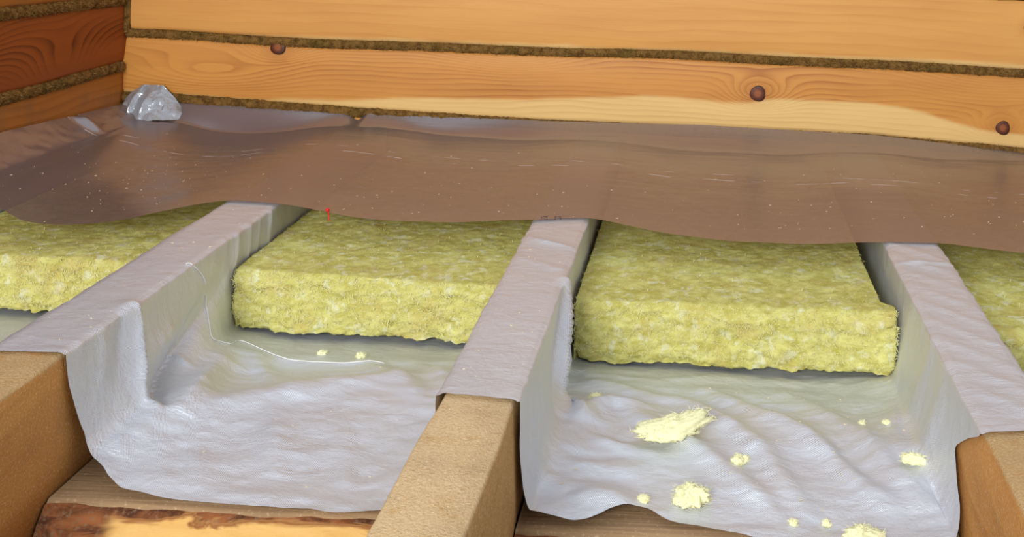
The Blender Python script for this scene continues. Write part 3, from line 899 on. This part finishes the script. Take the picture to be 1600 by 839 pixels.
wool_slab(-0.594, -0.058, 1.935, 1.905, 2.872, zs, -0.060, 'yellow mineral wool slab between the thread-strewn joist and the bare-topped joist', 61)
wool_slab(0.062, 0.655, 1.868, 1.842, 2.872, zs, -0.058, 'yellow mineral wool slab above the scattered tufts, right edge notched', 71, True, 0.012)
wool_slab(0.776, 1.335, 1.80, 1.80, 2.872, zs, -0.062, 'yellow mineral wool slab past the joist with the slanting membrane cut, partly seen', 81)

# ================================================================== VAPOUR FILM
def film_sheet():
    nx, nyy = 420, 150
    xs_ = np.linspace(XL + 0.012, 1.75, nx)
    edge = np.interp(xs_, [-1.45, -1.25, -1.05, -0.90, -0.70, -0.60, -0.35, -0.05, 0.05, 0.35, 0.66, 0.77, 1.0, 1.8],
                     [2.20, 2.14, 2.04, 2.045, 2.145, 2.135, 2.095, 2.10, 2.13, 2.055, 2.055, 2.062, 2.06, 2.04])
    kk = np.exp(-(np.arange(-9, 10) / 4.0) ** 2); kk /= kk.sum()
    edge = np.convolve(np.pad(edge, 9, mode='edge'), kk, 'valid')
    v = np.linspace(0, 1, nyy) ** 0.9
    v = np.linspace(0, 1, nyy)
    yb = YW - 0.006
    Yg = edge[None, :] + (yb - edge[None, :]) * v[:, None]
    Xg = np.broadcast_to(xs_[None, :], Yg.shape).copy()
    # sag between joists
    dj = np.min(np.abs(xs_[:, None] - np.array(JC)[None, :]), axis=1)
    sag = -0.013 * smooth01((dj - 0.045) / 0.2) - 0.020 * np.exp(-((xs_ + 1.0) / 0.16) ** 2)
    Zg = 0.0085 + np.broadcast_to(sag[None, :], Yg.shape).copy()
    fr = np.exp(-((Yg - edge[None, :]) / 0.10) ** 2)
    P = np.stack([Xg, Yg, Zg], 2).reshape(-1, 3)
    Zg += 0.0030 * fbm(P, (3, 5, 1), 3, 77).reshape(Yg.shape) + 0.0012 * np.abs(fbm(P, (4, 22, 1), 3, 78)).reshape(Yg.shape)
    Zg = np.where((dj < 0.056)[None, :], np.maximum(Zg, 0.0082), Zg)
    # turned up against the back wall
    top = np.interp(xs_, [wx(v) for v in (-1.45, -1.3, -0.95, -0.78, -0.735, -0.70, -0.55, -0.18, 0.29, 0.8, 1.25, 1.8)],
                    [wz(v) for v in (0.016, 0.010, 0.004, 0.000, -0.012, 0.000, 0.003, 0.002, 0.010, 0.002, -0.032, -0.035)])
    ub = np.interp(xs_, [-1.45, -1.0, -0.735, -0.5, -0.2, 0.3, 0.7, 1.0, 1.3, 1.8], [0.05, 0.05, 0.055, 0.05, 0.08, 0.12, 0.11, 0.08, 0.05, 0.05])
    t = np.clip((Yg - (yb - ub[None, :])) / ub[None, :], 0, 1)
    q = t ** 1.5
    Zg = Zg * (1 - q) + top[None, :] * q
    # nail pleat at the caulking gap
    Zg += 0.006 * np.exp(-((Xg + 0.655) / 0.016) ** 2) * t - 0.008 * np.exp(-((Xg + 0.690) / 0.014) ** 2) * t
    # turned up along the left wall
    lt = np.interp(Yg, [1.9, 2.4, 2.7, 2.9], [0.085, 0.068, 0.048, 0.036])
    uw = 0.085
    tl = np.clip(((XL + 0.012 + uw) - Xg) / uw, 0, 1)
    ql = tl ** 1.4
    Zg = Zg * (1 - ql) + lt * ql
    P = np.stack([Xg, Yg, Zg], 2).reshape(-1, 3)
    crum = np.abs(fbm(P, (14, 14, 14), 3, 91)).reshape(Yg.shape)
    Zg += tl * (1 - tl) * 0.04 * crum
    # pinched fold standing on the left wall upturn
    Zg += tl * (1 - tl) * 0.06 * np.exp(-((Yg - 2.65) / 0.010) ** 2); Xg += tl * 0.016 * np.exp(-((Yg - 2.65) / 0.012) ** 2)
    P = np.stack([Xg, Yg, Zg], 2).reshape(-1, 3)
    return P, grid_faces(nyy, nx)
Pf, Ff = film_sheet()
film = empty('vapour_film', (0, 2.5, 0.0))
fsheet = mesh_obj('film_sheet', Pf, Ff, M['film'], film)
fsheet.matrix_parent_inverse = film.matrix_basis.inverted()
tag(film, 'greyish translucent plastic film spread over the slabs and tucked against the log walls', 'plastic film')
fbvh = BVHTree.FromPolygons([Vector(v) for v in Pf.tolist()], Ff.tolist())

# bunched corner of the film
def corner_bunch():
    n = 46; m = 40
    a, b = np.meshgrid(np.linspace(0, 1, n), np.linspace(0, 1, m), indexing='ij')
    x = -1.342 + 0.168 * a
    h = np.interp(a, [0, 0.12, 0.28, 0.62, 0.80, 1.0], [0.052, 0.072, 0.092, 0.092, 0.062, 0.024])
    zz = 0.006 + (h - 0.006) * b
    yy = YW - 0.012 - 0.075 * (1 - b) ** 1.2 * (0.4 + 0.6 * np.sin(np.pi * np.clip(a, 0, 1)))
    P = np.stack([x, yy, zz], 2).reshape(-1, 3)
    w_ = np.sin(np.pi * b.ravel())
    P[:, 1] -= w_ * (0.016 * np.abs(fbm(P, (26, 10, 26), 3, 14)) + 0.020 * np.exp(-((a.ravel() - 0.22) / 0.05) ** 2) + 0.016 * np.exp(-((a.ravel() - 0.45) / 0.06) ** 2))
    P[:, 2] += 0.004 * fbm(P, (40, 40, 40), 2, 15)
    return P, grid_faces(n, m)
Pc, Fc = corner_bunch()
cb = mesh_obj('corner_bunch', Pc, [f[::-1] for f in Fc.tolist()], None, film)
cb.matrix_parent_inverse = film.matrix_basis.inverted()

def mat_bunch():
    N = NT('crumpled_film_corner')
    P = N.coord('Object')
    n = N.noise(P, 50, 4, 0.6, 0.5)
    return N.done(N.bsdf(lin(176, 180, 186), 0.25, 0.45, N.bump(n, 0.5, 0.01), 0.6))
M['bunch'] = mat_bunch()
cb.data.materials.append(M['bunch'])
cb['label'] = 'crumpled silvery corner of the film'

# ================================================================== SMALL THINGS
def tuft(pos, sx, sy, h, rot, seed, label, arm=None):
    """a loose torn piece of wool: lumpy body with fibres as a part"""
    rs = np.random.RandomState(seed)
    nu_, nv_ = 40, 22
    V = []
    for j in range(nv_ + 1):
        ph = math.pi * j / nv_
        for i in range(nu_):
            th = 2 * math.pi * i / nu_
            V.append((math.sin(ph) * math.cos(th), math.sin(ph) * math.sin(th), math.cos(ph)))
    V = np.array(V)
    k = 1 + 0.55 * fbm(V + seed, (1.7, 1.7, 1.7), 3, seed) + 0.45 * fbm(V + seed, (5, 5, 5), 3, seed + 3)
    P = V * k[:, None]
    P[:, 2] = np.where(P[:, 2] < -0.3, -0.3 + 0.1 * (P[:, 2] + .3), P[:, 2])
    P *= np.array([sx, sy, h])
    if arm:
        P[:, 1] += arm * (P[:, 0] / sx) ** 2 * sy * 0.9
        P[:, 2] += np.clip(P[:, 0] / sx, 0, 2) * h * 0.5
    c, s = math.cos(rot), math.sin(rot)
    R = np.array([[c, -s, 0], [s, c, 0], [0, 0, 1]])
    P = P @ R.T
    F = []
    for j in range(nv_):
        for i in range(nu_):
            F.append((j * nu_ + i, (j + 1) * nu_ + i, (j + 1) * nu_ + (i + 1) % nu_, j * nu_ + (i + 1) % nu_))
    base = np.array(on_sheet(*pos)) + np.array([0, 0, h * 0.28])
    o = mesh_obj('wool_tuft', P, F, M['tuft'])
    o.location = base
    tag(o, label, 'wool tuft', 'torn wool tufts')
    fv, ff = [], []
    for q in range(int(160 + 16000 * sx)):
        p = P[rs.randint(len(P))]
        d = rs.normal(size=3); d[2] *= .35; d /= np.linalg.norm(d)
        l = rs.uniform(.15, .6) * min(sx, sy) + 0.002; wd = 0.0004
        sd = np.cross(d, (0, -.6, .8)); sd /= np.linalg.norm(sd)
        e = p + d * l; e[2] = max(e[2], -h * .25)
        b = len(fv); fv += [p - sd * wd, p + sd * wd, e]; ff.append((b, b + 1, b + 2))
    fo = mesh_obj('loose_fibres', fv, ff, M['tuft'], o, False); fo['kind'] = 'stuff'
    return o
T = [((0.262, 1.590), .058, .020, .016, 0.42, 'largest torn wool tuft, long and winged, on the silver sheet', 0.5),
     ((0.289, 1.455), .025, .019, .014, -0.2, 'rounded pale wool tuft lying before the winged one', None),
     ((0.361, 1.542), .013, .008, .008, 0.5, 'small wool tuft beside the winged tuft', None),
     ((0.622, 1.528), .018, .011, .008, -0.2, 'wool tuft by the joist with the slanting membrane cut', None),
     ((0.223, 1.447), .008, .007, .005, 0.0, 'crumb of wool beside the rounded pale tuft', None),
     ((0.126, 1.711), .011, .010, .006, 0.3, 'small wool tuft by the standing pleat of the bare-topped joist', None),
     ((0.525, 1.392), .026, .016, .012, 0.1, 'wool tuft at the front hem of the membrane over the grey-brown plank', None),
     ((-0.391, 1.868), .007, .006, .005, 0.0, 'crumb of wool before the slab next to the thread', None),
     ((-0.316, 1.853), .008, .007, .006, 0.0, 'crumb of wool before the slab next to the thread', None),
     ((0.48, 1.425), .006, .005, .004, 0.0, 'tiny wool crumb near the tuft at the front hem', None),
     ((0.561, 1.650), .005, .005, .004, 0.0, 'tiny wool crumb on the sheet just before the notched slab', None),
     ((0.433, 1.418), .006, .005, .004, 0.0, 'tiny wool crumb near the tuft at the front hem', None),
     ((0.60, 1.645), .006, .004, .004, 0.0, 'tiny wool crumb on the sheet just before the notched slab', None)]
for k, (p, sx, sy, h, r, lb, arm) in enumerate(T):
    tuft(p, sx, sy, h, r, 100 + k * 3, lb, arm)

def tube(name, pts, rad, mat, parent=None, sides=6):
    pts = np.array(pts, float)
    d = np.gradient(pts, axis=0); d /= np.linalg.norm(d, axis=1)[:, None] + 1e-12
    up = np.array([0.123, 0.31, 0.94])
    a = np.cross(d, up); a /= np.linalg.norm(a, axis=1)[:, None] + 1e-12; b = np.cross(a, d)
    V = np.concatenate([(pts[:, None, :] + rad * (np.cos(2 * np.pi * k / sides) * a + np.sin(2 * np.pi * k / sides) * b)[:, None, :]) for k in range(sides)], 1).reshape(-1, 3)
    n = len(pts)
    F = [(i * sides + k, i * sides + (k + 1) % sides, (i + 1) * sides + (k + 1) % sides, (i + 1) * sides + k) for i in range(n - 1) for k in range(sides)]
    F += [tuple(range(sides))[::-1], tuple((n - 1) * sides + k for k in range(sides))]
    return mesh_obj(name, V, F, mat, parent)

def catmull(p, n=10):
    p = np.array(p, float); q = np.concatenate([2 * p[:1] - p[1:2], p, 2 * p[-1:] - p[-2:-1]])
    out = []
    for i in range(1, len(q) - 2):
        for t in np.linspace(0, 1, n, endpoint=False):
            out.append(0.5 * (2 * q[i] + (q[i + 1] - q[i - 1]) * t + (2 * q[i - 1] - 5 * q[i] + 4 * q[i + 1] - q[i + 2]) * t * t + (3 * q[i] - q[i - 1] - 3 * q[i + 1] + q[i + 2]) * t ** 3))
    return np.array(out + [p[-1]])
thr = catmull([(-0.607, 1.79, 0.004), (-0.597, 1.831, -0.036), (-0.595, 1.851, -0.084), (-0.595, 1.838, -0.119), (-0.592, 1.818, -0.15), (-0.577, 1.834, -0.175),
               (-0.557, 1.846, -0.175), (-0.552, 1.885, -0.175), (-0.518, 1.878, -0.175), (-0.453, 1.841, -0.175), (-0.404, 1.832, -0.175), (-0.333, 1.826, -0.175), (-0.265, 1.828, -0.175)], 12)
pts = []
for p in thr:
    loc, nrm, _, _ = bvh.find_nearest(Vector(p))
    if nrm.z < 0 or (abs(nrm.z) < .3 and nrm.x < 0): nrm = -nrm
    pts.append(loc + nrm * 0.0012)
tag(tube('loose_thread', pts, 0.0008, M['thread']), 'thin white loose thread curling down the pleated joist onto the sheet', 'thread')

# red scrap at the film edge
hit = fbvh.ray_cast(Vector((-0.482, 2.118, 0.4)), Vector((0, 0, -1)))[0] or Vector((-0.482, 2.11, -0.02))
rx, ry, rz_ = hit
red = tube('red_scrap', catmull([(rx, ry, rz_ + 0.003), (rx + 0.004, ry - 0.008, rz_ + 0.003), (rx + 0.008, ry - 0.014, rz_ - 0.004), (rx + 0.010, ry - 0.018, rz_ - 0.012)], 6), 0.0012, M['red'])
hd = []
for j in range(7):
    for i in range(10):
        ph = math.pi * j / 6; th = 2 * math.pi * i / 10
        hd.append((rx + 0.0042 * math.sin(ph) * math.cos(th), ry + 0.005 * math.sin(ph) * math.sin(th), rz_ + 0.004 + 0.0038 * math.cos(ph)))
mesh_obj('bead', hd, [(j * 10 + i, (j + 1) * 10 + i, (j + 1) * 10 + (i + 1) % 10, j * 10 + (i + 1) % 10) for j in range(6) for i in range(10)], M['red'], red)
tag(red, 'tiny red plastic scrap with a tail on the film edge', 'scrap')

# staples holding the film on the bare-topped joist
for (sx_, sy_, a) in ((-0.034, 2.118, 0.25), (-0.006, 2.122, 0.05)):
    h = fbvh.ray_cast(Vector((sx_, sy_, 0.4)), Vector((0, 0, -1)))[0] or Vector((sx_, sy_, 0.008))
    dx, dy = 0.006 * math.cos(a), 0.006 * math.sin(a)
    s = tube('staple', [(h.x - dx, h.y - dy, h.z - 0.004), (h.x - dx, h.y - dy, h.z + 0.0012), (h.x, h.y, h.z + 0.0016), (h.x + dx, h.y + dy, h.z + 0.0012), (h.x + dx, h.y + dy, h.z - 0.004)], 0.0008, M['steel'])
    tag(s, 'small dark staple fixing the film to the bare-topped joist', 'staple', 'film staples')

# sawdust specks on film and membrane (uncountable)
def specks(name, bv, spots, label, seed):
    rs = np.random.RandomState(seed)
    V, F = [], []
    for (x, y) in spots:
        h = bv.ray_cast(Vector((x, y, 0.5)), Vector((0, 0, -1)))[0]
        if h is None: continue
        r = rs.uniform(0.0005, 0.0014); st = rs.uniform(1, 2.6); a = rs.uniform(0, 6.28)
        b = len(V)
        for (dx, dy, dz) in ((-st, -.6, 0), (st, -.5, 0), (st * .8, .7, 0), (-st, .6, 0), (0, 0, .9)):
            V.append((h.x + r * (dx * math.cos(a) - dy * math.sin(a)), h.y + r * (dx * math.sin(a) + dy * math.cos(a)), h.z + 0.0004 + r * dz))
        F += [(b, b + 1, b + 4), (b + 1, b + 2, b + 4), (b + 2, b + 3, b + 4), (b + 3, b, b + 4), (b + 3, b + 2, b + 1, b)]
    o = mesh_obj(name, V, F, M['dust'], None, False)
    return tag(o, label, 'sawdust', None, 'stuff')
sp = [(rng.uniform(-1.3, 1.5), 2.12 + abs(rng.normal(0, 0.25))) for _ in range(230)]
sp += [(rng.normal(-1.02, 0.09), rng.normal(2.40, 0.10)) for _ in range(45)]
specks('film_sawdust', fbvh, sp, 'pale sawdust specks strewn over the plastic film', 5)
sp = [(rng.uniform(-0.05, 0.05), rng.uniform(1.4, 2.0)) for _ in range(30)] + [(rng.uniform(-0.7, -.6), rng.uniform(1.45, 2.1)) for _ in range(25)] + \
     [(rng.uniform(0.1, 0.64), rng.uniform(1.42, 1.8)) for _ in range(45)] + [(rng.uniform(-.5, -0.1), rng.uniform(1.45, 1.85)) for _ in range(25)]
specks('membrane_sawdust', bvh, sp, 'pale sawdust specks strewn over the silver membrane', 6)
